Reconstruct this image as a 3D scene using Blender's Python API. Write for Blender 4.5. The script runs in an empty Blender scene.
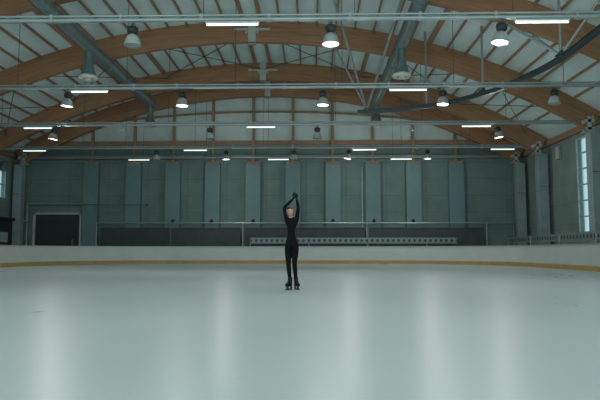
import bpy, bmesh, math, random
from mathutils import Vector, Matrix
random.seed(7)
S = bpy.context.scene
C = S.collection
PI = math.pi
RX = -2.95            # ridge line of the hall (x)
RAD = 31.8            # radius of the arch underside
ZC = 11.1 - RAD       # centre height of that circle
BD = 1.07             # arch depth
WB = 38.9             # end wall
ARY = [15.1, 21.6, 28.1, 34.6, 38.25]   # arch planes
TZ = 7.0              # tie height

# ------------------------------------------------------------------ materials
def mat(name, col, rough=0.6, metal=0.0, noise=0.0, nscale=4.0, bump=0.0, bscale=20.0, spec=0.5,
        emit=None, estr=0.0, stretch=(1, 1, 1)):
    m = bpy.data.materials.new(name); m.use_nodes = True
    nt = m.node_tree; b = nt.nodes['Principled BSDF']
    b.inputs['Base Color'].default_value = (*col, 1)
    b.inputs['Roughness'].default_value = rough
    b.inputs['Metallic'].default_value = metal
    b.inputs['Specular IOR Level'].default_value = spec
    if emit:
        b.inputs['Emission Color'].default_value = (*emit, 1); b.inputs['Emission Strength'].default_value = estr
    if noise or bump:
        tc = nt.nodes.new('ShaderNodeTexCoord'); mp = nt.nodes.new('ShaderNodeMapping')
        mp.inputs['Scale'].default_value = stretch
        nt.links.new(tc.outputs['Object'], mp.inputs['Vector'])
    if noise:
        n = nt.nodes.new('ShaderNodeTexNoise'); n.inputs['Scale'].default_value = nscale; n.inputs['Detail'].default_value = 5
        nt.links.new(mp.outputs[0], n.inputs['Vector'])
        r = nt.nodes.new('ShaderNodeMapRange')
        r.inputs['From Min'].default_value = .3; r.inputs['From Max'].default_value = .7
        r.inputs['To Min'].default_value = 1 - noise; r.inputs['To Max'].default_value = 1 + noise
        nt.links.new(n.outputs['Fac'], r.inputs['Value'])
        mx = nt.nodes.new('ShaderNodeVectorMath'); mx.operation = 'SCALE'
        mx.inputs[0].default_value = col
        nt.links.new(r.outputs[0], mx.inputs['Scale'])
        nt.links.new(mx.outputs[0], b.inputs['Base Color'])
    if bump:
        n2 = nt.nodes.new('ShaderNodeTexNoise'); n2.inputs['Scale'].default_value = bscale; n2.inputs['Detail'].default_value = 4
        nt.links.new(mp.outputs[0], n2.inputs['Vector'])
        bp = nt.nodes.new('ShaderNodeBump'); bp.inputs['Strength'].default_value = bump; bp.inputs['Distance'].default_value = .05
        nt.links.new(n2.outputs['Fac'], bp.inputs['Height']); nt.links.new(bp.outputs[0], b.inputs['Normal'])
    return m

def wood_mat(name, col):
    """glued laminated timber: thin lamella lines that follow the curve of the arch"""
    m = mat(name, col, .62, noise=.18, nscale=1.3)
    nt = m.node_tree; b = nt.nodes['Principled BSDF']
    tc = nt.nodes.new('ShaderNodeTexCoord'); sp = nt.nodes.new('ShaderNodeSeparateXYZ')
    nt.links.new(tc.outputs['Object'], sp.inputs[0])
    cb = nt.nodes.new('ShaderNodeCombineXYZ')
    ax = nt.nodes.new('ShaderNodeMath'); ax.operation = 'SUBTRACT'; ax.inputs[1].default_value = RX
    az = nt.nodes.new('ShaderNodeMath'); az.operation = 'SUBTRACT'; az.inputs[1].default_value = ZC
    nt.links.new(sp.outputs['X'], ax.inputs[0]); nt.links.new(sp.outputs['Z'], az.inputs[0])
    nt.links.new(ax.outputs[0], cb.inputs['X']); nt.links.new(az.outputs[0], cb.inputs['Y'])
    ln = nt.nodes.new('ShaderNodeVectorMath'); ln.operation = 'LENGTH'; nt.links.new(cb.outputs[0], ln.inputs[0])
    mu = nt.nodes.new('ShaderNodeMath'); mu.operation = 'MULTIPLY'; mu.inputs[1].default_value = 1 / .0892
    nt.links.new(ln.outputs['Value'], mu.inputs[0])
    fl = nt.nodes.new('ShaderNodeMath'); fl.operation = 'FLOOR'; nt.links.new(mu.outputs[0], fl.inputs[0])
    an = nt.nodes.new('ShaderNodeMath'); an.operation = 'MULTIPLY'; an.inputs[1].default_value = .35
    nt.links.new(sp.outputs['X'], an.inputs[0])
    c2 = nt.nodes.new('ShaderNodeCombineXYZ'); nt.links.new(fl.outputs[0], c2.inputs['X']); nt.links.new(an.outputs[0], c2.inputs['Y'])
    nt.links.new(sp.outputs['Y'], c2.inputs['Z'])
    n = nt.nodes.new('ShaderNodeTexNoise'); n.inputs['Scale'].default_value = 1.7; n.inputs['Detail'].default_value = 2
    nt.links.new(c2.outputs[0], n.inputs['Vector'])
    r = nt.nodes.new('ShaderNodeMapRange'); r.inputs['From Min'].default_value = .3; r.inputs['From Max'].default_value = .7
    r.inputs['To Min'].default_value = .8; r.inputs['To Max'].default_value = 1.2
    nt.links.new(n.outputs['Fac'], r.inputs['Value'])
    mx = nt.nodes.new('ShaderNodeVectorMath'); mx.operation = 'SCALE'; mx.inputs[0].default_value = col
    nt.links.new(r.outputs[0], mx.inputs['Scale']); nt.links.new(mx.outputs[0], b.inputs['Base Color'])
    return m

def panel_wall_mat(name, col, jw, jh, vert='Z', horiz='X', jdark=.6, off=(0, 0), noise=.14):
    """wall of large panels with thin joints"""
    m = mat(name, col, .75, noise=noise, nscale=.8, bump=.12, bscale=9)
    nt = m.node_tree; b = nt.nodes['Principled BSDF']
    src = b.inputs['Base Color'].links[0].from_socket
    tc = nt.nodes.new('ShaderNodeTexCoord'); sp = nt.nodes.new('ShaderNodeSeparateXYZ')
    nt.links.new(tc.outputs['Object'], sp.inputs[0])
    outs = []
    for axis, w, o in ((horiz, jw, off[0]), (vert, jh, off[1])):
        a = nt.nodes.new('ShaderNodeMath'); a.operation = 'ADD'; a.inputs[1].default_value = 100 * w + o
        nt.links.new(sp.outputs[axis], a.inputs[0])
        d = nt.nodes.new('ShaderNodeMath'); d.operation = 'MODULO'; d.inputs[1].default_value = w
        nt.links.new(a.outputs[0], d.inputs[0])
        l = nt.nodes.new('ShaderNodeMath'); l.operation = 'LESS_THAN'; l.inputs[1].default_value = .035
        nt.links.new(d.outputs[0], l.inputs[0]); outs.append(l)
    mxm = nt.nodes.new('ShaderNodeMath'); mxm.operation = 'MAXIMUM'
    nt.links.new(outs[0].outputs[0], mxm.inputs[0]); nt.links.new(outs[1].outputs[0], mxm.inputs[1])
    r = nt.nodes.new('ShaderNodeMapRange'); r.inputs['To Min'].default_value = 1; r.inputs['To Max'].default_value = jdark
    nt.links.new(mxm.outputs[0], r.inputs['Value'])
    mx = nt.nodes.new('ShaderNodeVectorMath'); mx.operation = 'SCALE'
    nt.links.new(src, mx.inputs[0]); nt.links.new(r.outputs[0], mx.inputs['Scale'])
    nt.links.new(mx.outputs[0], b.inputs['Base Color'])
    return m

WOOD = wood_mat('glulam_wood', (.30, .165, .085))
WOODP = mat('purlin_wood', (.29, .185, .115), .65, noise=.15, nscale=2)
ROOFM = mat('roof_lining', (.60, .76, .77), .55, noise=.12, nscale=1.1, bump=.6, bscale=2.2, stretch=(1, .35, 1))
GABLE = mat('gable_lining', (.54, .66, .65), .6, noise=.10, nscale=.9, bump=.5, bscale=1.8)
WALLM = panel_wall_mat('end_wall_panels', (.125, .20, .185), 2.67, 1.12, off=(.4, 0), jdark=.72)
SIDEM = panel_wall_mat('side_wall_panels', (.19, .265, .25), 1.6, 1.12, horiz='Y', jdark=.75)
PILM = mat('pilaster_sheet', (.105, .195, .205), .55, noise=.10, nscale=1.2, bump=.1, bscale=5)
COLM = mat('precast_concrete', (.22, .30, .30), .8, noise=.12, nscale=1.5, bump=.15, bscale=12)
STEEL = mat('grey_steel', (.29, .355, .36), .42, metal=.45, noise=.08, nscale=3)
STEELW = mat('pale_steel', (.42, .47, .45), .55, metal=.1, noise=.1, nscale=5)
STEELD = mat('dark_teal_steel', (.045, .075, .08), .5, metal=.3, noise=.1, nscale=3)
BLACKM = mat('black_housing', (.012, .015, .016), .5)
RUBBER = mat('dark_door_paint', (.018, .03, .032), .55, noise=.12, nscale=2)
ALU = mat('spun_aluminium', (.40, .44, .44), .32, metal=.55)
PRISM = mat('prismatic_reflector', (.33, .39, .385), .3, metal=.1)
BOARDM = mat('white_board_plastic', (.43, .49, .48), .42, noise=.05, nscale=1.2)
YELLOW = mat('yellow_kick_plastic', (.34, .235, .085), .5, noise=.12, nscale=2)
CAPM = mat('grey_cap_plastic', (.30, .345, .34), .5)
CONC = mat('concrete_floor', (.16, .19, .185), .75, noise=.2, nscale=1)
LIT = mat('lit_lens', (.8, .8, .78), .4, emit=(1, .95, .92), estr=1.15)
TUBE = mat('lit_fluorescent_tube', (.8, .85, .83), .4, emit=(.86, 1, .98), estr=1.1)
UNLIT = mat('unlit_lens', (.42, .46, .45), .35)

def duct_mat():
    m = mat('spiral_duct_metal', (.17, .245, .25), .38, metal=.55, noise=.12, nscale=3)
    nt = m.node_tree; b = nt.nodes['Principled BSDF']
    w = nt.nodes.new('ShaderNodeTexWave'); w.bands_direction = 'Y'; w.inputs['Scale'].default_value = 2.2
    tc = nt.nodes.new('ShaderNodeTexCoord'); nt.links.new(tc.outputs['Object'], w.inputs['Vector'])
    bp = nt.nodes.new('ShaderNodeBump'); bp.inputs['Strength'].default_value = .5; bp.inputs['Distance'].default_value = .04
    nt.links.new(w.outputs['Fac'], bp.inputs['Height']); nt.links.new(bp.outputs[0], b.inputs['Normal'])
    return m
DUCT = duct_mat()
DUCTW = mat('diffuser_white', (.50, .54, .52), .5)

def ice_mat():
    m = bpy.data.materials.new('ice'); m.use_nodes = True
    nt = m.node_tree; b = nt.nodes['Principled BSDF']; N = nt.nodes.new; L = nt.links.new
    tc = N('ShaderNodeTexCoord')
    def noise(sc, det, st, rot=0):
        mp = N('ShaderNodeMapping'); mp.inputs['Scale'].default_value = st; mp.inputs['Rotation'].default_value = (0, 0, rot)
        n = N('ShaderNodeTexNoise'); n.inputs['Scale'].default_value = sc; n.inputs['Detail'].default_value = det
        L(tc.outputs['Object'], mp.inputs['Vector']); L(mp.outputs[0], n.inputs['Vector']); return n
    big = noise(.30, 5, (1, .6, 1))
    def lines(sc, st, rot, w):
        n = noise(sc, 1.5, st, rot); d = N('ShaderNodeMath'); d.operation = 'SUBTRACT'; d.inputs[1].default_value = .5; L(n.outputs['Fac'], d.inputs[0])
        a = N('ShaderNodeMath'); a.operation = 'ABSOLUTE'; L(d.outputs[0], a.inputs[0])
        q = N('ShaderNodeMapRange'); q.inputs['From Min'].default_value = 0; q.inputs['From Max'].default_value = w
        q.inputs['To Min'].default_value = 1; q.inputs['To Max'].default_value = 0; L(a.outputs[0], q.inputs['Value']); return q
    l1 = lines(.35, (1, .35, 1), .4, .004); l2 = lines(.55, (.5, 1, 1), -.5, .005); l3 = lines(.8, (1, .5, 1), 1.1, .006)
    s1 = N('ShaderNodeMath'); s1.operation = 'MAXIMUM'; L(l1.outputs[0], s1.inputs[0]); L(l2.outputs[0], s1.inputs[1])
    sr0 = N('ShaderNodeMath'); sr0.operation = 'MAXIMUM'; L(s1.outputs[0], sr0.inputs[0]); L(l3.outputs[0], sr0.inputs[1])
    fade = noise(.5, 3, (1, 1, 1)); fr = N('ShaderNodeMapRange'); fr.inputs['From Min'].default_value = .42; fr.inputs['From Max'].default_value = .62; L(fade.outputs['Fac'], fr.inputs['Value'])
    sr = N('ShaderNodeMath'); sr.operation = 'MULTIPLY'; L(sr0.outputs[0], sr.inputs[0]); L(fr.outputs[0], sr.inputs[1])
    ra = N('ShaderNodeMapRange'); ra.inputs['From Min'].default_value = .3; ra.inputs['From Max'].default_value = .7
    ra.inputs['To Min'].default_value = 0; ra.inputs['To Max'].default_value = .6
    L(big.outputs['Fac'], ra.inputs['Value'])
    ad = N('ShaderNodeMath'); ad.operation = 'MULTIPLY_ADD'; ad.inputs[1].default_value = .3
    L(sr.outputs[0], ad.inputs[0]); L(ra.outputs[0], ad.inputs[2])
    mx = N('ShaderNodeMix'); mx.data_type = 'RGBA'
    mx.inputs['A'].default_value = (.325, .395, .40, 1); mx.inputs['B'].default_value = (.39, .45, .455, 1)
    L(ad.outputs[0], mx.inputs['Factor']); L(mx.outputs['Result'], b.inputs['Base Color'])
    rr = N('ShaderNodeMapRange'); rr.inputs['To Min'].default_value = .27; rr.inputs['To Max'].default_value = .36
    L(ad.outputs[0], rr.inputs['Value']); L(rr.outputs[0], b.inputs['Roughness'])
    b.inputs['IOR'].default_value = 1.31; b.inputs['Specular IOR Level'].default_value = .24
    fine = noise(14, 3, (1, 1, 1)); bp = N('ShaderNodeBump'); bp.inputs['Strength'].default_value = .10; bp.inputs['Distance'].default_value = .01
    L(fine.outputs['Fac'], bp.inputs['Height']); L(bp.outputs[0], b.inputs['Normal'])
    return m
ICE = ice_mat()

# ------------------------------------------------------------------ mesh builder
class MB:
    def __init__(s): s.v = []; s.f = []; s.mi = []; s.sm = []
    def add(s, vs, fs, m=0, smooth=False):
        o = len(s.v); s.v += [tuple(p) for p in vs]
        for f in fs: s.f.append(tuple(i + o for i in f)); s.mi.append(m); s.sm.append(smooth)
    def box(s, a, b, m=0):
        (x0, y0, z0), (x1, y1, z1) = [min(p, q) for p, q in zip(a, b)], [max(p, q) for p, q in zip(a, b)]
        vs = [(x, y, z) for x in (x0, x1) for y in (y0, y1) for z in (z0, z1)]
        s.add(vs, [(0, 1, 3, 2), (4, 6, 7, 5), (0, 4, 5, 1), (2, 3, 7, 6), (0, 2, 6, 4), (1, 5, 7, 3)], m)
    def tube(s, pts, r, n=10, m=0, cap=True, smooth=True):
        pts = [Vector(p) for p in pts]; rs = r if isinstance(r, (list, tuple)) else [r] * len(pts)
        up = None; vs = []
        for i, p in enumerate(pts):
            d = (pts[min(i + 1, len(pts) - 1)] - pts[max(i - 1, 0)]).normalized()
            if up is None: up = Vector((0, 0, 1)) if abs(d.z) < .9 else Vector((0, 1, 0))
            a = d.cross(up).normalized(); c = a.cross(d).normalized(); up = c
            for k in range(n):
                t = 2 * PI * k / n; vs.append(p + (a * math.cos(t) + c * math.sin(t)) * rs[i])
        fs = [(i * n + k, i * n + (k + 1) % n, (i + 1) * n + (k + 1) % n, (i + 1) * n + k) for i in range(len(pts) - 1) for k in range(n)]
        s.add(vs, fs, m, smooth)
        if cap: s.add(vs[:n], [tuple(range(n))[::-1]], m); s.add(vs[-n:], [tuple(range(n))], m)
    def lathe(s, prof, c=(0, 0, 0), n=20, m=0, smooth=True):
        vs = [(c[0] + r * math.cos(2 * PI * k / n), c[1] + r * math.sin(2 * PI * k / n), c[2] + z) for r, z in prof for k in range(n)]
        s.add(vs, [(i * n + k, i * n + (k + 1) % n, (i + 1) * n + (k + 1) % n, (i + 1) * n + k) for i in range(len(prof) - 1) for k in range(n)], m, smooth)
    def beam(s, a, b, w, h, m=0):
        """rectangular bar from a to b, w across, h high"""
        a = Vector(a); b = Vector(b); d = (b - a).normalized(); u = Vector((0, 0, 1))
        if abs(d.z) > .95: u = Vector((0, 1, 0))
        x = d.cross(u).normalized(); z = x.cross(d).normalized()
        vs = [p + x * (w / 2 * i) + z * (h / 2 * j) for p in (a, b) for i, j in ((-1, -1), (1, -1), (1, 1), (-1, 1))]
        s.add(vs, [(0, 1, 2, 3), (7, 6, 5, 4), (0, 4, 5, 1), (1, 5, 6, 2), (2, 6, 7, 3), (3, 7, 4, 0)], m)
    def sweep(s, path, prof, m=0, closed=False, smooth=False):
        """path: xy points, prof: (outward offset, z) ring; outward = right-hand side of travel"""
        n = len(prof); vs = []; N = len(path)
        for i, p in enumerate(path):
            a = Vector(path[max(i - 1, 0)]); b = Vector(path[min(i + 1, N - 1)]); d = (b - a).normalized()
            o = Vector((d.y, -d.x))
            for u, z in prof: vs.append((p[0] + o.x * u, p[1] + o.y * u, z))
        s.add(vs, [(i * n + k, i * n + (k + 1) % n, (i + 1) * n + (k + 1) % n, (i + 1) * n + k) for i in range(N - 1) for k in range(n)], m, smooth)
        s.add(vs[:n], [tuple(range(n))], m); s.add(vs[-n:], [tuple(range(n))[::-1]], m)
    def build(s, name, mats, parent=None, bevel=0):
        me = bpy.data.meshes.new(name); me.from_pydata(s.v, [], s.f)
        for mm in (mats if isinstance(mats, (list, tuple)) else [mats]): me.materials.append(mm)
        for p, i, q in zip(me.polygons, s.mi, s.sm): p.material_index = i; p.use_smooth = q
        bm = bmesh.new(); bm.from_mesh(me); bmesh.ops.recalc_face_normals(bm, faces=bm.faces); bm.to_mesh(me); bm.free()
        me.update()
        o = bpy.data.objects.new(name, me); C.objects.link(o)
        if parent: o.parent = parent
        if bevel:
            b = o.modifiers.new('bevel', 'BEVEL'); b.width = bevel; b.segments = 2; b.limit_method = 'ANGLE'
        return o

def tag(o, label, cat, group=None):
    o['label'] = label; o['category'] = cat
    if group: o['group'] = group
    return o
def thing(name, label, cat, loc=(0, 0, 0), group=None):
    o = bpy.data.objects.new(name, None); C.objects.link(o); o.location = loc; o.empty_display_size = .3
    return tag(o, label, cat, group)
def struct(o): o['kind'] = 'structure'; return o
def copy_tree(o, parent=None):
    c = o.copy(); C.objects.link(c)
    if parent: c.parent = parent
    for ch in KIDS.get(o.name, []): copy_tree(ch, c)
    return c
KIDS = {}
def reg(p, *ch): KIDS.setdefault(p.name, []).extend(ch)

def zb(dx, off=0.0):
    r = RAD + off
    return ZC + math.sqrt(r * r - dx * dx)
def arcp(a, off=0.0):
    """point on the roof circle at angle a from the crown"""
    return (RX + (RAD + off) * math.sin(a), ZC + (RAD + off) * math.cos(a))

# ------------------------------------------------------------------ setting
XL, XR = RX - 17.1, RX + 17.1
# rink outline
def rink_path(x0=-15.1, x1=11.1, yend=36.7, y0=-14.0, R=7.0):
    p = [(x0, y) for y in [y0 + i * 2.5 for i in range(int((yend - R - y0) / 2.5) + 1)]]
    for k in range(0, 25):
        a = PI - k / 24 * PI / 2; p.append((x0 + R + R * math.cos(a), yend - R + R * math.sin(a)))
    n = 10
    for k in range(1, n): p.append((x0 + R + (x1 - x0 - 2 * R) * k / n, yend))
    for k in range(0, 25):
        a = PI / 2 - k / 24 * PI / 2; p.append((x1 - R + R * math.cos(a), yend - R + R * math.sin(a)))
    p += [(x1, y) for y in [yend - R - 2.5 * i for i in range(1, int((yend - R - y0) / 2.5) + 1)]]
    return p
RP = rink_path()
b = MB(); b.add([(x, y, 0) for x, y in RP], [tuple(range(len(RP)))]); struct(b.build('floor', ICE))
b = MB(); b.box((XL - .3, -14, -.3), (XR + .3, WB + .3, -.02)); struct(b.build('floor_surround', CONC))

# ceiling lining: one curved skin with thickness
b = MB(); n = 72; amax = math.asin(17.4 / (RAD + BD)); prof = []
for off in (BD, BD + .2):
    for k in range(n + 1):
        x, z = arcp(-amax + 2 * amax * k / n, off); prof.append((x, z))
vs = [(x, y, z) for y in (-14, WB + .2) for x, z in prof]; q = n + 1; w = 2 * q; fs = []
for k in range(n):
    fs += [(k, k + 1, w + k + 1, w + k), (q + k, q + k + 1, w + q + k + 1, w + q + k)]
    fs += [(k, k + 1, q + k + 1, q + k), (w + k, w + k + 1, w + q + k + 1, w + q + k)]
fs += [(0, q, w + q, w), (n, q + n, w + q + n, w + n)]
b.add(vs, fs, 0, False); struct(b.build('ceiling', ROOFM))

# end wall (panels below, paler gable lining above)
DX0, DX1, DZ = -18.78, -15.5, 3.38       # door opening
b = MB()
for a, c in (((XL - .2, WB, -.02), (DX0, WB + .25, 8.0)), ((DX1, WB, -.02), (XR + .2, WB + .25, 8.0)), ((DX0, WB, DZ), (DX1, WB + .25, 8.0))): b.box(a, c)
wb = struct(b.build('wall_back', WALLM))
b = MB(); vs = []; m_ = 40
for y in (WB, WB + .2):
    for k in range(m_ + 1):
        dx = -17.1 + 34.2 * k / m_; vs.append((RX + dx, y, 8.0 if zb(dx, BD) > 8.0 else zb(dx, BD))); vs.append((RX + dx, y, max(8.0, zb(dx, BD) + .02)))
fs = []; L2 = 2 * (m_ + 1)
for k in range(m_):
    fs.append((2 * k, 2 * k + 2, 2 * k + 3, 2 * k + 1)); fs.append((L2 + 2 * k, L2 + 2 * k + 2, L2 + 2 * k + 3, L2 + 2 * k + 1))
b.add(vs, fs); gl = b.build('gable_lining', GABLE, wb)
# side walls; the right one has tall narrow windows
WY0, WY1, WZ0, WZ1 = 29.45, 31.15, 1.75, 6.75
WZT = zb(17.1, BD) + .05
def side_wall(name, x0, x1, wins):
    b = MB(); y = -14
    for (a, c, z0, z1) in wins:
        b.box((x0, y, -.02), (x1, a, WZT)); b.box((x0, a, -.02), (x1, c, z0)); b.box((x0, a, z1), (x1, c, WZT)); y = c
    b.box((x0, y, -.02), (x1, WB, WZT)); return struct(b.build(name, SIDEM))
RWIN = [(16.4, 17.7, WZ0, WZ1), (22.9, 24.2, WZ0, WZ1), (WY0, WY1, WZ0, WZ1)]
LWIN = [(36.0, 37.5, 4.2, 6.0)]
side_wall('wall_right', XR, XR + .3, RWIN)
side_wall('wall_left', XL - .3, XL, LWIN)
GLASS = bpy.data.materials.new('window_glass'); GLASS.use_nodes = True
g = GLASS.node_tree.nodes['Principled BSDF']; g.inputs['Base Color'].default_value = (.46, .50, .54, 1)
g.inputs['Transmission Weight'].default_value = 1; g.inputs['Roughness'].default_value = .5; g.inputs['IOR'].default_value = 1.05
wn = 0
for side, wins in ((1, RWIN), (-1, LWIN)):
    for (a, c, z0, z1) in wins:
        wn += 1; x = XR if side > 0 else XL
        b = MB(); t = .06
        xa, xb = (x - .03 * side, x + .06 * side)
        b.box((xa, a, z0), (xb, a + t, z1)); b.box((xa, c - t, z0), (xb, c, z1)); b.box((xa, a, z0), (xb, c, z0 + t)); b.box((xa, a, z1 - t), (xb, c, z1))
        rows = 6 if side > 0 else 2
        for k in range(1, rows):
            z = z0 + (z1 - z0) * k / rows; b.box((xa, a, z - .035), (xb, c, z + .035))
        wo = struct(b.build('window_%d' % wn, STEELW))
        p = MB(); p.box((x + .01 * side, a + .01, z0 + .01), (x + .03 * side, c - .01, z1 - .01)); p.build('window_pane', GLASS, wo)
# eaves and end-wall timber
b = MB(); b.box((XL + .02, WB - .16, 7.92), (XR - .02, WB - .01, 8.2)); struct(b.build('trim_1', WOODP))
b = MB(); path = []
for k in range(25):
    dx = -12.6 + 25.2 * k / 24; path.append((RX + dx, WB - .07, 10.22 - (85 - math.sqrt(85 * 85 - dx * dx))))
for i in range(24): b.beam(path[i], path[i + 1], .10, .13)
struct(b.build('trim_2', WOODP))
for i, x in ((3, XL + .12), (4, XR - .12)):
    b = MB(); b.box((x - .1, 8, WZT - .42), (x + .1, WB - .17, WZT - .1)); struct(b.build('trim_%d' % i, WOODP))

# ------------------------------------------------------------------ door in the end wall
b = MB(); t = .13
b.box((DX0 - .0, WB - .06, -.02), (DX0 + t, WB + .1, DZ)); b.box((DX1 - t, WB - .06, -.02), (DX1, WB + .1, DZ)); b.box((DX0, WB - .06, DZ - t), (DX1, WB + .1, DZ))
d = struct(b.build('door_1', STEELW))
b = MB()
for k in range(6):
    z0 = -.02 + k * (DZ - t) / 6; b.box((DX0 + t, WB + .06, z0 + .01), (DX1 - t, WB + .12, z0 + (DZ - t) / 6 - .01))
b.box((DX0 + t, WB + .10, 0), (DX1 - t, WB + .14, DZ - t))
b.build('door_leaf', RUBBER, d)
b = MB(); b.tube([(-16.1, WB + .05, 1.25), (-16.1, WB - .01, 1.25), (-16.1, WB - .01, 1.55), (-16.1, WB + .05, 1.55)], .018); b.build('door_handle', STEELW, d)

# ------------------------------------------------------------------ wall pilasters
ORD = ['first', 'second', 'third', 'fourth', 'fifth', 'sixth', 'seventh', 'eighth', 'ninth', 'tenth', 'eleventh']
def lx(px, Y): return (px - 312.0) / 583.0 * Y
PILX = [lx(p, 38.75) for p in (89, 132, 172, 212, 253, 293, 333, 373, 413.5, 456)]
for i, x in enumerate(PILX):
    above_door = i == 0
    t = thing('wall_pilaster', 'teal sheet-clad pilaster on the end wall, %s from the left%s' % (ORD[i], ', right of the dark door' if i == 0 else ''), 'pilaster', (x, WB, 0), 'pilasters along the end wall')
    b = MB(); hw = .5; b.box((-hw, -.42, 0), (hw, -.005, 6.62)); b.build('pilaster_cladding', PILM, t, .02)
    b = MB(); b.box((-.42, -.42, 6.625), (.42, -.005, 6.73)); b.build('timber_cap', WOODP, t)
    zt = min(zb(x - RX, BD) - .05, 12.0)
    b = MB(); b.box((-.09, -.30, 6.735), (.09, -.17, min(zt, zb(x - RX, 0) + .1))); b.build('timber_post', WOODP, t)

# ------------------------------------------------------------------ columns, arches, ties
POSN = {0: 'fifth', 1: 'fourth', 2: 'third', 3: 'second', 4: 'first'}
for i, Y in enumerate(ARY):
    for s in (-1, 1):
        if i == 0: continue
        name = POSN[i]
        t = thing('concrete_column', 'grey concrete column on the %s side, %s from the end wall' % ('left' if s < 0 else 'right', name), 'column', (RX + s * 16.57, Y, 0), 'concrete columns carrying the arches')
        w = .28; dpt = .28
        b = MB(); b.box((-w, -dpt, -.01), (w, dpt, 6.52)); b.build('shaft', COLM, t, .03)
        b = MB()
        b.box((-w + .0, -dpt - .03, 4.55), (w, -dpt - .002, 4.58)); b.build('joint_strip', STEELD, t)

def arch_half(Y, s):
    b = MB(); n = 30; a1 = math.asin(16.35 / RAD); hw = .14; vs = []
    for k in range(n + 1):
        a = s * (.0045 + (a1 - .0045) * k / n)
        x0, z0 = arcp(a, 0); x1, z1 = arcp(a, BD - .002)
        vs += [(x0, Y - hw, z0), (x0, Y + hw, z0), (x1, Y + hw, z1), (x1, Y - hw, z1)]
    fs = [(4 * i + j, 4 * i + (j + 1) % 4, 4 * i + 4 + (j + 1) % 4, 4 * i + 4 + j) for i in range(n) for j in range(4)]
    fs += [(0, 1, 2, 3), tuple(4 * n + j for j in (3, 2, 1, 0))]
    b.add(vs, fs); return b
for i, Y in enumerate(ARY):
    t = thing('timber_arch', 'brown laminated timber arch spanning the hall, %s from the end wall' % POSN[i], 'arch', (0, 0, 0), 'timber roof arches')
    for s in (-1, 1): arch_half(Y, s).build('arch_half', WOOD, t)
    b = MB(); z0 = zb(0)
    b.box((RX - .19, Y - .19, z0 - .05), (RX + .19, Y - .145, z0 + 1.04)); b.box((RX - .19, Y + .145, z0 - .05), (RX + .19, Y + .19, z0 + 1.0))
    b.box((RX - .19, Y - .19, z0 - .05), (RX + .19, Y + .19, z0 - .02)); rp = b.build('ridge_plate', STEELW, t)
    for s in (-1, 1):
        b = MB(); b.box((RX + s * .20, Y - .26, z0 + .56), (RX + s * .88, Y - .15, z0 + .66)); b.box((RX + s * .22, Y - .26, z0 + .42), (RX + s * .32, Y - .15, z0 + .56)); b.build('ridge_bracket_wing', STEELW, t)
    for s in (-1, 1):
        b = MB(); xe = RX + s * 16.3
        
        for y0 in (-.20, .145):
            b.box((xe - .06, Y + y0, 6.56), (xe + .10, Y + y0 + .055, 7.30)); b.box((xe - .20, Y + y0, 6.98), (xe + .26, Y + y0 + .055, 7.12))
            b.box((xe - .16, Y + y0, 6.62), (xe + .20, Y + y0 + .055, 6.74))
        b.box((xe - .25, Y - .22, 6.525), (xe + .28, Y + .22, 6.56))
        b.box((xe - .34, Y - .20, 6.90), (xe - .2, Y + .20, 7.06)); b.box((xe + .12, Y - .24, 7.14), (xe + .2, Y - .15, 7.30))
        b.build('end_shoe', STEELW, t)

TIEN = {0: 'nearest', 1: 'second nearest', 2: 'middle', 3: 'second farthest', 4: 'farthest'}
for i, Y in enumerate(ARY):
    t = thing('tie_tube', 'grey steel tie tube crossing the hall, %s counted from the end wall' % POSN[i], 'tie tube', (0, 0, 0), 'steel ties under the arches')
    b = MB(); b.tube([(RX - 15.95, Y, TZ - .02), (RX + 15.95, Y, TZ - .02)], .060, 12); b.build('main_tube', STEEL, t)
    b = MB(); b.tube([(RX - 15.9, Y - .03, TZ + .085), (RX + 15.9, Y - .03, TZ + .085)], .036, 8); b.build('upper_conduit', STEEL, t)
    for k in range(15 if i < 3 else 8):
        x = RX - 15 + 30 * (k + .5) / (15 if i < 3 else 8) + random.uniform(-.2, .2)
        b = MB(); b.tube([(x - .05, Y, TZ - .02), (x + .05, Y, TZ - .02)], .082, 12); b.box((x - .03, Y - .06, TZ), (x + .03, Y + .02, TZ + .14)); b.build('clamp', STEEL, t)
    for dx in (-12.4, -8.3, -4.1, 0.05, 4.1, 8.3, 12.4):
        b = MB(); b.tube([(RX + dx, Y, TZ), (RX + dx, Y, zb(dx) + .02)], .011, 6); b.build('hanger_rod', STEELD, t)

# ------------------------------------------------------------------ purlins
step = .93 / (RAD + 1)
BAYS = [(ARY[0], ARY[1], 'fourth and fifth', None), (ARY[1], ARY[2], 'third and fourth', 8.95), (ARY[2], ARY[3], 'second and third', 5.9), (ARY[3], ARY[4], 'first and second', None)]
for (ya, yb, nm, wide) in BAYS:
    src = {}
    for k in range(18):
        for s in (-1, 1):
            a = s * (.42 / RAD + k * step); dx = (RAD + 1) * math.sin(a)
            if abs(dx) > 16.2: continue
            ridge = k == 0; wd = wide and abs(abs(dx) - wide) < .5
            key = 'r' if ridge else 'w' if wd else 'n'
            if key not in src:
                w = {'r': .18, 'w': .24, 'n': .08}[key]
                b = MB(); b.box((-w / 2, ya + .145, -.0), (w / 2, yb - .145, .125)); o = b.build('roof_purlin', WOODP)
                src[key] = o
            else:
                o = src[key].copy(); C.objects.link(o)
            x, z = arcp(a, BD - .13); o.location = (x, 0, z); o.rotation_euler = (0, a, 0)
            if ridge: tag(o, 'wide purlin just %s of the ridge, between %s arch from the end wall' % ('left' if s < 0 else 'right', nm), 'purlin', 'timber roof purlins')
            elif wd: tag(o, 'broad purlin on the %s roof slope, between %s arch from the end wall' % ('left' if s < 0 else 'right', nm), 'purlin', 'timber roof purlins')
            else: tag(o, 'narrow timber purlin under the roof lining, between %s arch from the end wall' % nm, 'purlin', 'narrow purlins between the %s arches' % nm)
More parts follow.
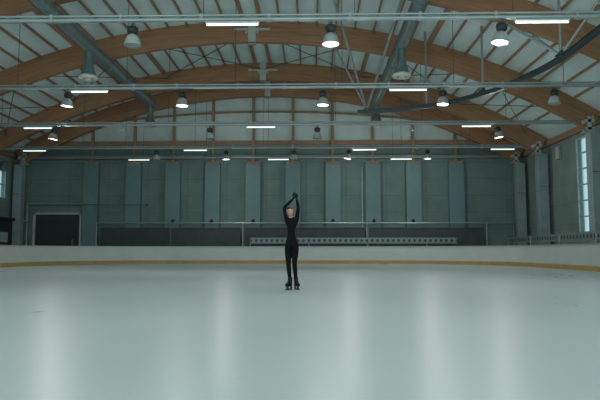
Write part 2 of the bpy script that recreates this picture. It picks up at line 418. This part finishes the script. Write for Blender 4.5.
# ------------------------------------------------------------------ X bracing
def brace(ya, yb, d0, d1, lab):
    t = thing('cross_brace', lab, 'brace', (0, 0, 0), 'thin cross braces under the roof')
    for (p, q, off) in ((d0, d1, .72), (d1, d0, .68)):
        b = MB(); b.tube([(RX + p, ya + .15, zb(p, off)), (RX + q, yb - .15, zb(q, off))], .02, 6); b.build('brace_rod', STEELD, t)
for (ya, yb, nm, nodes) in ((ARY[2], ARY[3], 'second and third', (0, 5.9, 11.8, 15.6)),):
    for s in (-1, 1):
        for j in range(len(nodes) - 1):
            brace(ya, yb, s * nodes[j], s * nodes[j + 1], 'thin cross brace %s on the %s, between %s arch from end' % (['nearest the ridge', 'one field lower', 'lowest'][j], 'left' if s < 0 else 'right', nm))

# ------------------------------------------------------------------ ducts
DXX = 6.85; DZc = 9.78; DR = .27
for s in (-1, 1):
    x = RX + s * DXX; side = 'left' if s < 0 else 'right'
    t = thing('air_duct', 'grey round spiral ventilation duct running along the %s half of the roof' % side, 'duct', (0, 0, 0), 'round ventilation ducts')
    b = MB(); b.tube([(x, y, DZc) for y in [-12 + 46.9 * k / 30 for k in range(31)]], DR, 20); b.build('duct_pipe', DUCT, t)
    for y in (15.6, 20.2, 27.3, 31.0, 34.9):
        b = MB(); b.tube([(x, y - .05, DZc), (x, y + .05, DZc)], DR + .03, 20); b.build('joint_ring', DUCT, t)
    for y in (14.9, 21.4, 27.9, 34.4):
        b = MB(); b.tube([(x, y, DZc + DR), (x, y, zb(s * DXX) + .05)], .012, 6); b.build('duct_hanger', STEELD, t)
    for j, y in enumerate((24.8, 34.6)):
        c = (x, y, 0); zt = DZc - DR + .03
        q = MB(); q.lathe([(.18, zt), (.18, 9.10), (.20, 8.95), (.33, 8.50), (.34, 8.44)], c); nk = q.build('outlet_neck', DUCT, t)
        q = MB(); q.lathe([(.33, 8.46), (.40, 8.44), (.42, 8.37), (.39, 8.31), (.25, 8.29), (.22, 8.33), (.21, 8.44)], c); q.lathe([(.0, 8.28), (.13, 8.29), (.15, 8.34), (.0, 8.38)], c)
        q.build('diffuser_ring', DUCTW, nk)

# ------------------------------------------------------------------ high-bay lamps
def make_lamp(kind):
    """kind: lit / unlit. Built hanging from the origin downwards"""
    t = bpy.data.objects.new('high_bay_lamp', None); C.objects.link(t)
    b = MB(); b.tube([(0, 0, .0), (0, 0, -.16)], .016, 8); b.lathe([(0, .0), (.03, .0), (.03, -.02), (0, -.02)], n=10); b.tube([(-.07, 0, -.07), (.07, 0, -.07)], .012, 6); h = b.build('suspension_hook', STEELD, t)
    b = MB(); b.lathe([(0, -.13), (.09, -.13), (.135, -.17), (.145, -.27), (.12, -.33), (.08, -.37), (.0, -.37)], n=18)
    for k in range(10):
        a = 2 * PI * k / 10; b.box((.0 + .14 * math.cos(a) - .008, .14 * math.sin(a) - .008, -.30), (.14 * math.cos(a) + .008, .14 * math.sin(a) + .008, -.16))
    g_ = b.build('ballast_housing', BLACKM, t)
    b = MB(); b.lathe([(.085, -.36), (.10, -.38), (.15, -.42), (.19, -.50), (.215, -.60), (.225, -.655), (.232, -.66), (.225, -.67), (.20, -.655), (.17, -.50), (.09, -.40)], n=24)
    r = b.build('bell_reflector', ALU if kind == 'lit' else PRISM, t)
    b = MB(); b.lathe([(.0, -.662), (.12, -.66), (.205, -.645), (.205, -.64), (0, -.64)], n=24); l = b.build('lens', LIT if kind == 'lit' else UNLIT, t)
    reg(t, h, g_, r, l); return t
LAMPS = [  # tie index, pixel-measured x, lit, tilt
    (0, 132, 0, 0), (0, 331, 1, 0), (0, 502, 1, -8),
    (1, 67, 1, -5), (1, 182, 1, 0), (1, 323, 1, 0), (1, 443, 1, -3), (1, 553, 0, -4),
    (2, 53, 1, -8), (2, 209.5, 0, 3), (2, 317.5, 0, 0), (2, 496, 1, 8),
    (3, 156, 0, 0), (3, 226, 1, 0), (3, 294, 0, 0), (3, 350, 1, -14), (3, 427, 1, 0)]
def depth(Y, z): return Y * .9962 + (z - .8) * .0872
def tx(px, Y, z): return (px - 312.0) / 583.0 * depth(Y, z)
protos = {}
def light_pair(x, y):
    # the lens throws a downward cone, the bulb also glows weakly all round
    for kind, e in (('SPOT', SPOT_E), ('POINT', POINT_E)):
        ld = bpy.data.lights.new('lamp_or_added_light', kind); ld.energy = e; ld.shadow_soft_size = .22; ld.color = (1, .97, .92)
        if kind == 'SPOT': ld.spot_size = math.radians(125); ld.spot_blend = .5
        lo = bpy.data.objects.new('lamp_or_added_light', ld); C.objects.link(lo); lo.location = (x, y, TZ - .80)
SPOT_E = 215; POINT_E = 145
cnt = {}
tot = {k: sum(1 for l in LAMPS if l[0] == k) for k in range(4)}
for (ti, px, lit, tilt) in LAMPS:
    k = 'lit' if lit else 'unlit'; cnt[ti] = cnt.get(ti, 0) + 1
    if k not in protos: protos[k] = make_lamp(k); t = protos[k]
    else: t = copy_tree(protos[k])
    Y = ARY[ti]; x = tx(px, Y, TZ - .4)
    t.location = (x, Y, TZ - .055); t.rotation_euler = (0, math.radians(-tilt), 0)
    pos = '%s from the left' % ORD[cnt[ti] - 1]
    tag(t, '%s bell-shaped lamp hanging from the %s tie tube, %s' % ('glowing' if lit else 'unlit grey', TIEN[ti], pos), 'lamp', 'bell lamps on the tie tubes')
    if lit:
        light_pair(x, Y)
for Y in (8.6, 2.1, -4.4):            # added lights without fixtures, brightening the near ice as unseen nearer lamps would
    for dx in (-9.5, -3.2, 3.2, 9.5):
        light_pair(RX + dx, Y)
# small spot fixtures under the middle tie
for px, nm in ((122, 'left'), (411, 'right')):
    Y = ARY[2]; x = tx(px, Y, TZ)
    t = thing('small_floodlight', 'small unlit grey floodlight under the middle tie tube, on the %s half' % nm, 'floodlight', (x, Y, TZ - .07), 'small floodlights')
    b = MB(); b.tube([(0, 0, .0), (0, 0, -.12)], .015, 6); b.build('bracket', STEELD, t)
    b = MB(); b.lathe([(0, -.11), (.05, -.11), (.07, -.16), (.10, -.26), (.13, -.30), (.0, -.30)], n=14); b.build('floodlight_body', PRISM, t)

# ------------------------------------------------------------------ fluorescent strips
def make_strip():
    t = bpy.data.objects.new('strip_light', None); C.objects.link(t)
    b = MB(); b.box((-.72, -.05, -.005), (.72, .05, .04)); b.box((-.5, -.012, .04), (-.46, .012, .055)); b.box((.46, -.012, .04), (.5, .012, .055)); h = b.build('light_housing', STEELW, t, .006)
    b = MB(); b.tube([(-.69, 0, -.034), (.69, 0, -.034)], .031, 12); u = b.build('light_tube', TUBE, t)
    reg(t, h, u); return t
STRIPS = [(0, 232.5), (0, 540.5), (1, 88), (1, 408), (2, 35.5), (2, 261), (2, 475.5), (3, 32), (3, 195), (3, 364.5), (3, 501.5), (4, 138), (4, 278.5), (4, 401)]
sp = None; cnt = {}
for ti, px in STRIPS:
    cnt[ti] = cnt.get(ti, 0) + 1; Y = ARY[ti]
    if sp is None: sp = make_strip(); t = sp
    else: t = copy_tree(sp)
    t.location = (tx(px, Y, TZ - .2), Y, TZ - .125)
    tag(t, 'glowing white fluorescent strip under the %s tie tube, %s from the left' % (TIEN[ti], ORD[cnt[ti] - 1]), 'strip light', 'fluorescent strips on the tie tubes')

# ------------------------------------------------------------------ curved overhead rail with its hangers
RZ = 7.5
cpts = []
ctrl = [(8.75, 9.0), (8.75, 14.0), (8.73, 17.27), (8.69, 20.08), (8.35, 21.96), (7.79, 23.78), (6.92, 25.16), (5.88, 26.34), (4.18, 27.24), (2.21, 27.8)]
def cat(p0, p1, p2, p3, t): return tuple(.5 * ((2 * b_) + (c_ - a_) * t + (2 * a_ - 5 * b_ + 4 * c_ - d_) * t * t + (-a_ + 3 * b_ - 3 * c_ + d_) * t ** 3) for a_, b_, c_, d_ in zip(p0, p1, p2, p3))
for i in range(len(ctrl) - 1):
    p = [ctrl[max(i - 1, 0)], ctrl[i], ctrl[i + 1], ctrl[min(i + 2, len(ctrl) - 1)]]
    for k in range(6): cpts.append(cat(*p, k / 6))
cpts.append(ctrl[-1])
t = thing('curved_rail', 'dark teal curved steel track hanging under the right half of the roof', 'rail', (0, 0, 0))
b = MB(); w, h, f = .08, .095, .02
b.sweep(cpts, [(-w, RZ - h), (w, RZ - h), (w, RZ - h + f), (.02, RZ - h + f), (.02, RZ + h - f), (w, RZ + h - f), (w, RZ + h), (-w, RZ + h), (-w, RZ + h - f), (-.02, RZ + h - f), (-.02, RZ - h + f), (-w, RZ - h + f)])
b.build('rail_track', STEELD, t)
N1 = (2.65, 27.68, RZ + h); N2 = (8.69, 20.0, RZ + h)
def strut(p, q, r=.055, m=STEEL, nm='strut'):
    b = MB(); b.tube([p, q], r, 10); b.build(nm, m, t)
strut(N1, (.72, 21.6, zb(3.7) - .02)); strut(N1, (3.45, 21.6, zb(6.4) - .02)); strut(N1, (1.15, 27.95, zb(4.1) - .03), .045)
strut(N2, (N2[0], N2[1], zb(N2[0] - RX, BD) - .05), .05); strut(N2, (7.35, 21.5, zb(10.3) - .02)); strut(N2, (9.75, 18.3, zb(12.7, BD) - .05)); strut(N2, (8.1, 21.5, zb(11.05) - .02), .025)
H1 = (7.33, 24.6); H2 = (5.33, 26.7)
for x, Y in (H1, H2): strut((x, Y, RZ + h), (x, Y, zb(x - RX, BD) - .05), .05)
for c in (N1, N2, (H1[0], H1[1], RZ + h)):
    b = MB(); b.box((c[0] - .16, c[1] - .16, RZ + h), (c[0] + .16, c[1] + .16, RZ + h + .03)); b.box((c[0] - .05, c[1] - .14, RZ + h + .03), (c[0] + .05, c[1] + .14, RZ + h + .15)); b.build('node_plate', STEELD, t)

# ------------------------------------------------------------------ rink boards
t = thing('rink_boards', 'white rink boards with yellow kick strip running round the ice', 'rink boards')
b = MB(); b.sweep(RP, [(-.03, .22), (-.03, 1.06), (-.12, 1.06), (-.12, .22)]); b.build('board_panel', BOARDM, t)
b = MB(); b.sweep(RP, [(-.0, 0.0), (-.0, .2), (-.03, .22), (-.14, .22), (-.14, 0.0)]); b.build('kick_plate', YELLOW, t)
b = MB(); b.sweep(RP, [(.0, 1.06), (.0, 1.10), (-.17, 1.10), (-.17, 1.06)]); b.build('cap_rail', CAPM, t)

# ------------------------------------------------------------------ pipe frame on the end wall
t = thing('pipe_rail', 'grey pipe rail along the end wall, stepping up over the dark door', 'rail')
Y = 38.3
b = MB(); zr = 2.62
b.tube([(XL + .1, Y, 2.78), (-18.92, Y, 2.78), (-18.92, Y, 3.93), (-14.25, Y, 3.93), (-14.25, Y, zr + .02), (13.15, Y, zr), (13.15, Y, .0)], .05, 8, smooth=False); b.build('main_pipe', STEEL, t)
for x in (-18.92, -14.25, -4.55, 3.6, 11.4):
    b = MB(); b.tube([(x, Y, 0), (x, Y, zr + .05)], .04, 8); b.build('upright', STEEL, t)
for i, px in enumerate((172, 211, 253, 333, 374, 413)):
    x = lx(px, Y); b = MB(); b.lathe([(0, 2.67), (.05, 2.67), (.10, 2.73), (.11, 2.80), (.08, 2.88), (0, 2.9)], (x, Y, 0), 12); b.build('pipe_fitting', BLACKM, t)
b = MB(); b.tube([(-14.25, Y, 3.85), (-10.95, Y + .02, 3.85)], .015, 6); b.lathe([(0, -.08), (.07, -.05), (.08, 0), (.05, .07), (0, .08)], (-10.95, Y, 3.85), 10); b.build('cable_end', STEELD, t)

# dark padding below the rail, made of separate mats
PAD = mat('dark_wall_padding', (.035, .05, .05), .7, noise=.2, nscale=2)
i = 0
for x0, x1 in ((-14.0, -9.4), (-9.3, -4.7), (-4.4, 3.45), (3.75, 11.25)):
    i += 1
    b = MB(); b.box((x0, 38.36, 0), (x1, 38.44, 2.3)); b.box((x0 + .02, 38.33, 2.25), (x1 - .02, 38.44, 2.34))
    tag(b.build('wall_pad', PAD, bevel=.02), 'dark panel standing behind the boards under the pipe rail, %s from the left' % ORD[i - 1], 'panel', 'dark panels under the pipe rail')

# perforated strips behind the boards
def perf_mat():
    m = mat('perforated_sheet', (.20, .25, .245), .5, metal=.2)
    nt = m.node_tree; bs = nt.nodes['Principled BSDF']
    tc = nt.nodes.new('ShaderNodeTexCoord'); sp = nt.nodes.new('ShaderNodeSeparateXYZ'); nt.links.new(tc.outputs['Object'], sp.inputs[0])
    def mth(op, a, b_, c=None):
        n = nt.nodes.new('ShaderNodeMath'); n.operation = op
        for i, q in enumerate((a, b_)):
            if isinstance(q, (int, float)): n.inputs[i].default_value = q
            elif q is not None: nt.links.new(q, n.inputs[i])
        return n.outputs[0]
    u = mth('FRACT', mth('MULTIPLY', mth('SUBTRACT', sp.outputs['X'], sp.outputs['Y']), 1 / .34), None)
    w = mth('DIVIDE', mth('SUBTRACT', sp.outputs['Z'], 1.47), .2)
    du = mth('SUBTRACT', u, .5)
    dd = mth('SQRT', mth('ADD', mth('MULTIPLY', du, du), mth('MULTIPLY', mth('MULTIPLY', w, w), .25)), None)
    class R_: pass
    r = R_(); r.outputs = [mth('GREATER_THAN', dd, .24)]
    mx = nt.nodes.new('ShaderNodeMix'); mx.data_type = 'RGBA'; mx.inputs['A'].default_value = (.03, .045, .045, 1); mx.inputs['B'].default_value = (.16, .22, .22, 1)
    nt.links.new(r.outputs[0], mx.inputs['Factor']); nt.links.new(mx.outputs['Result'], bs.inputs['Base Color']); return m
PERF = perf_mat()
def guard(name_lab, pts):
    t = thing('perforated_guard', name_lab, 'guard rail', (0, 0, 0), 'perforated guards behind the boards')
    b = MB(); b.sweep(pts, [(0, 1.28), (0, 1.66), (-.03, 1.66), (-.03, 1.28)]); b.build('perforated_sheet', PERF, t)
    for p in pts[::2]:
        b = MB(); b.tube([(p[0], p[1] + .06, 0), (p[0], p[1] + .06, 1.6)], .03, 8); b.build('guard_post', STEEL, t)
guard('grey perforated guard strip behind the far rink boards', [(-4 + k * 1.9, 37.7) for k in range(8)])
guard('grey perforated guard strip behind the boards along the right wall', [(12.35, 37.0 - k * 1.9) for k in range(12)])

# ------------------------------------------------------------------ things on the side walls
t = thing('timekeeper_booth', 'dark booth with a small pale window against the left wall', 'booth', (XL, 36.0, 0))
b = MB(); b.box((.02, -2.4, 0), (.38, 1.9, 2.75)); b.build('booth_body', RUBBER, t, .02)
b = MB(); b.box((.0, -2.5, 2.76), (.5, 2.05, 2.95)); b.build('booth_roof', BLACKM, t)
b = MB(); b.box((.385, .35, 1.35), (.41, 1.3, 2.0)); b.build('booth_window', mat('pale_booth_window', (.35, .45, .45), .3), t)
t = thing('wall_speaker', 'dark oval loudspeaker fixed high on the left wall above the window', 'loudspeaker', (XL, 36.7, 6.35))
b = MB(); b.tube([(0, 0, 0), (.12, 0, 0)], .03, 8); b.build('speaker_bracket', STEELD, t)
b = MB(); b.tube([(.12, 0, 0), (.16, 0, 0), (.32, 0, -.04), (.4, 0, -.05)], [.08, .14, .28, .3], 16); b.build('speaker_horn', PILM, t)
t = thing('wall_box', 'small pale cabinet fixed high on the right wall beyond the tall window', 'box', (XR, 33.2, 6.0))
b = MB(); b.box((-.16, -.22, 0), (-.003, .22, .75)); b.build('box_body', COLM, t, .02)
b = MB(); b.box((-.18, -.19, .03), (-.162, .19, .72)); b.build('box_door', STEELW, t)
# drain pipe on the end wall
t = thing('wall_conduit', 'thin pale vertical pipe on the end wall beside the eighth pilaster', 'pipe', (lx(362.5, 38.8), WB - .05, 0))
b = MB(); b.tube([(0, 0, 0), (0, 0, 6.4)], .045, 8); b.build('pipe_run', STEELW, t)
b = MB()
for z in (1.5, 3.5, 5.5): b.box((-.08, -.02, z), (.08, .045, z + .05))
b.build('pipe_clip', STEELD, t)

# ------------------------------------------------------------------ skater
SK = Vector((-.40, 12.2, 0))
skin_m = mat('skin', (.50, .30, .23), .5)
suit = mat('black_stretch_suit', (.004, .0045, .005), .85, spec=.15)
hairm = mat('dark_hair', (.02, .014, .010), .55)
boot_m = mat('black_skate_boot', (.005, .005, .006), .6, spec=.2)
lip = mat('lips', (.36, .13, .11), .5); eye = mat('eye_dark', (.02, .015, .012), .3)

def skin_chain(verts, edges, radii, root=0, sub=2):
    me = bpy.data.meshes.new('tmp'); me.from_pydata(verts, edges, [])
    o = bpy.data.objects.new('tmp', me); C.objects.link(o)
    md = o.modifiers.new('skin', 'SKIN'); md.use_smooth_shade = True
    for i, r in enumerate(radii):
        d = me.skin_vertices[0].data[i]; d.radius = r if isinstance(r, tuple) else (r, r); d.use_root = (i == root)
    s_ = o.modifiers.new('sub', 'SUBSURF'); s_.levels = sub; s_.render_levels = sub
    dg = bpy.context.evaluated_depsgraph_get(); dg.update()
    out = bpy.data.meshes.new_from_object(o.evaluated_get(dg)); bpy.data.objects.remove(o); return out

V = []; R_ = []; E = []
def jv(p, r, par=None):
    V.append(p); R_.append(r); i = len(V) - 1
    if par is not None: E.append((par, i))
    return i
pel = jv((-.025, 0, 1.00), (.125, .095))
wai = jv((-.03, .0, 1.16), (.098, .078), pel)
rib = jv((-.032, -.005, 1.30), (.118, .090), wai)
che = jv((-.028, 0, 1.42), (.115, .082), rib)
nk = jv((-.035, .0, 1.51), .050, che)
hd0 = jv((-.05, -.005, 1.585), .048, nk)
for sx, kn, an, hx in ((-1, (-.095, -.03, .56), (-.06, -.01, .17), -.10), (1, (.035, -.035, .56), (.065, .06, .17), .055)):
    h = jv((hx, 0, .93), .088, pel); m1 = jv(((hx + kn[0]) / 2, -.01, .75), .078, h)
    k = jv(kn, .056, m1); cf = jv(((kn[0] * .6 + an[0] * .4), (kn[1] * .6 + an[1] * .4) + .02, .42), .054, k); jv(an, .037, cf)
# arms
sl = jv((-.135, 0, 1.47), .050, che); e1 = jv((-.185, .0, 1.745), .040, sl); w1 = jv((.0, -.03, 1.925), .026, e1)
sr = jv((.085, 0, 1.475), .052, che); e2 = jv((.115, .01, 1.75), .040, sr); w2 = jv((.078, .0, 1.94), .026, e2)
base = skin_chain(V, E, R_, 0, 2)

def head_mesh():
    bm = bmesh.new(); bmesh.ops.create_uvsphere(bm, u_segments=40, v_segments=28, radius=1)
    for v in bm.verts:
        x, y, z = v.co
        v.co = Vector((x * .076, y * .092, z * .112))
        if z < -.2:                                   # jaw and chin
            k = (-.2 - z) / .8; v.co.x *= 1 - .38 * k; v.co.y += -.010 * k if y < 0 else -.02 * k
            if y > 0: v.co.y *= 1 - .35 * k
    def push(c, r, d):
        c = Vector(c)
        for v in bm.verts:
            q = (v.co - c).length
            if q < r: v.co += Vector(d) * (1 - (q / r) ** 2) ** 2
    push((0, -.09, -.012), .024, (0, -.022, -.006)); push((0, -.09, .015), .018, (0, -.008, 0))
    for s_ in (-1, 1):
        push((s_ * .030, -.085, .008), .020, (0, .009, 0)); push((s_ * .030, -.085, .030), .02, (0, -.004, 0))
        push((s_ * .045, -.07, -.025), .022, (0, -.003, 0))
        r = bmesh.ops.create_uvsphere(bm, u_segments=10, v_segments=8, radius=1)
        for v in r['verts']: v.co = Vector((v.co.x * .008 + s_ * .076, v.co.y * .017 + .005, v.co.z * .028 - .005))
    push((0, -.088, -.055), .016, (0, -.006, 0)); push((0, -.08, -.085), .02, (0, -.006, 0))
    me = bpy.data.meshes.new('tmp'); bm.to_mesh(me); bm.free(); return me
HM = Matrix.Translation((-.052, -.015, 1.655)) @ Matrix.Rotation(math.radians(-7), 4, 'Y') @ Matrix.Rotation(math.radians(-8), 4, 'X')

bm = bmesh.new(); bm.from_mesh(base)
hm = head_mesh(); hm.transform(HM); bm.from_mesh(hm)
me = bpy.data.meshes.new('tmp'); bm.to_mesh(me); bm.free()
o = bpy.data.objects.new('tmp', me); C.objects.link(o)
rm = o.modifiers.new('r', 'REMESH'); rm.mode = 'VOXEL'; rm.voxel_size = .006; rm.use_smooth_shade = True
sm = o.modifiers.new('s', 'SMOOTH'); sm.factor = .4; sm.iterations = 2
dg = bpy.context.evaluated_depsgraph_get(); dg.update()
fused = bpy.data.meshes.new_from_object(o.evaluated_get(dg)); bpy.data.objects.remove(o)
# hands: palm and five fingers, meeting above the head
def hand(wr, d, side, up):
    """wr wrist, d pointing direction, side = thumb side"""
    wr = Vector(wr); d = Vector(d).normalized(); sd = Vector(side).normalized(); nrm = d.cross(sd).normalized()
    v = []; e = []; r = []
    def a(p, rr, par=None):
        v.append(tuple(p)); r.append(rr); i = len(v) - 1
        if par is not None: e.append((par, i))
        return i
    w0 = a(wr - d * .01, .024); pm = a(wr + d * .045, (.034, .016), w0); a(wr + d * .078, (.030, .013), pm)
    out = [skin_chain(v, e, r, 0, 2)]
    for j, (o_, ln) in enumerate(((.028, .070), (.010, .078), (-.009, .073), (-.027, .056))):
        b0 = wr + d * .062 + sd * o_; b1 = b0 + d * ln * .5 + sd * o_ * .10; b2 = b1 + d * ln * .34 + nrm * .006 * up; b3 = b2 + d * ln * .24 + nrm * .014 * up
        out.append(skin_chain([tuple(b0), tuple(b1), tuple(b2), tuple(b3)], [(0, 1), (1, 2), (2, 3)], [.0088, .0083, .0078, .0068], 0, 2))
    b0 = wr + d * .02 + sd * .022; b1 = b0 + d * .028 + sd * .024; b2 = b1 + d * .028 + sd * .008; b3 = b2 + d * .018
    out.append(skin_chain([tuple(b0), tuple(b1), tuple(b2), tuple(b3)], [(0, 1), (1, 2), (2, 3)], [.0125, .0105, .0095, .008], 0, 2))
    return out
bm = bmesh.new(); bm.from_mesh(fused)
for hmesh in hand((.0, -.03, 1.925), (.62, -.02, .6), (-.6, -.2, .62), 1) + hand((.078, .0, 1.94), (-.45, -.0, .8), (.8, -.3, .45), -1): bm.from_mesh(hmesh)
me = bpy.data.meshes.new('person'); bm.to_mesh(me); bm.free()
me.materials.clear()
for m_ in (suit, skin_m, lip, eye): me.materials.append(m_)
HI = HM.inverted()
for p in me.polygons:
    c = p.center; p.use_smooth = True
    l = HI @ c; i = 0
    if (l.x / .082) ** 2 + (l.y / .125) ** 2 + (l.z / .13) ** 2 < 1.12: i = 1
    if i == 1 and c.z < 1.8:
        if abs(l.x) < .024 and abs(l.z + .052) < .008 and l.y < -.07: i = 2
        if abs(abs(l.x) - .030) < .013 and abs(l.z - .008) < .006 and l.y < -.05: i = 3
    p.material_index = i
person = bpy.data.objects.new('person', me); C.objects.link(person); person.location = SK; person.scale = (.98, .98, .98)
person.rotation_euler = (0, 0, 0)
tag(person, 'person figure skating in a black outfit, arms raised with hands joined overhead', 'person')
# hair: cap with a bun
bm = bmesh.new(); bmesh.ops.create_uvsphere(bm, u_segments=36, v_segments=24, radius=1)
for v in bm.verts: v.co = Vector((v.co.x * .081, v.co.y * .099, v.co.z * .118))
dele = [v for v in bm.verts if v.co.y < -.035 and v.co.z < .030 + (-.035 - v.co.y) * .15 or v.co.z < -.07]
bmesh.ops.delete(bm, geom=dele, context='VERTS')
r = bmesh.ops.create_uvsphere(bm, u_segments=16, v_segments=12, radius=.038)
for v in r['verts']: v.co += Vector((0, .105, .045))
hme = bpy.data.meshes.new('hair'); bm.to_mesh(hme); bm.free(); hme.transform(HM); hme.materials.append(hairm)
for p in hme.polygons: p.use_smooth = True
ho = bpy.data.objects.new('hair', hme); C.objects.link(ho); ho.parent = person
sd_ = ho.modifiers.new('s', 'SOLIDIFY'); sd_.thickness = .006
for sx, (ax, ay), yaw in ((-1, (-.06, -.01), -.5), (1, (.065, .06), .45)):
    mt = Matrix.Translation((ax, ay, 0)) @ Matrix.Rotation(yaw, 4, 'Z')
    b = MB()
    ring = lambda z, cy, rx, ry: [(rx * math.cos(2 * PI * k / 16), cy + ry * math.sin(2 * PI * k / 16), z) for k in range(16)]
    rows = [ring(.075, -.055, .036, .125), ring(.10, -.055, .044, .13), ring(.125, -.05, .043, .120), ring(.15, -.02, .043, .080), ring(.19, .0, .044, .055), ring(.25, .005, .046, .056), ring(.265, .005, .040, .05)]
    vs = [p for r_ in rows for p in r_]
    b.add(vs, [(i * 16 + k, i * 16 + (k + 1) % 16, (i + 1) * 16 + (k + 1) % 16, (i + 1) * 16 + k) for i in range(6) for k in range(16)] + [tuple(range(16)), tuple(range(96, 112))], 0, True)
    bo = b.build('skate_boot', boot_m, person); bo.data.transform(mt)
    b = MB(); b.box((-.003, -.19, 0), (.003, .085, .03)); b.box((-.012, -.13, .028), (.012, -.07, .078)); b.box((-.012, .02, .028), (.012, .07, .078))
    bl = b.build('skate_blade', STEELD, bo); bl.data.transform(mt)

# ------------------------------------------------------------------ light, camera
W = bpy.data.worlds.new('world'); S.world = W; W.use_nodes = True
bg = W.node_tree.nodes['Background']; bg.inputs[0].default_value = (.62, .86, .84, 1); bg.inputs[1].default_value = 1.75

cam = bpy.data.cameras.new('camera'); co = bpy.data.objects.new('camera', cam); C.objects.link(co)
cam.sensor_width = 36; cam.lens = 583 * 36 / 600; cam.clip_end = 300
co.location = (0, 0, .8); co.rotation_euler = (math.radians(95.0), 0, math.radians(1.18))
S.camera = co
S.view_settings.view_transform = 'Standard'; S.view_settings.look = 'None'; S.view_settings.gamma = 1; S.view_settings.exposure = 0.0
S.view_settings.use_curve_mapping = False
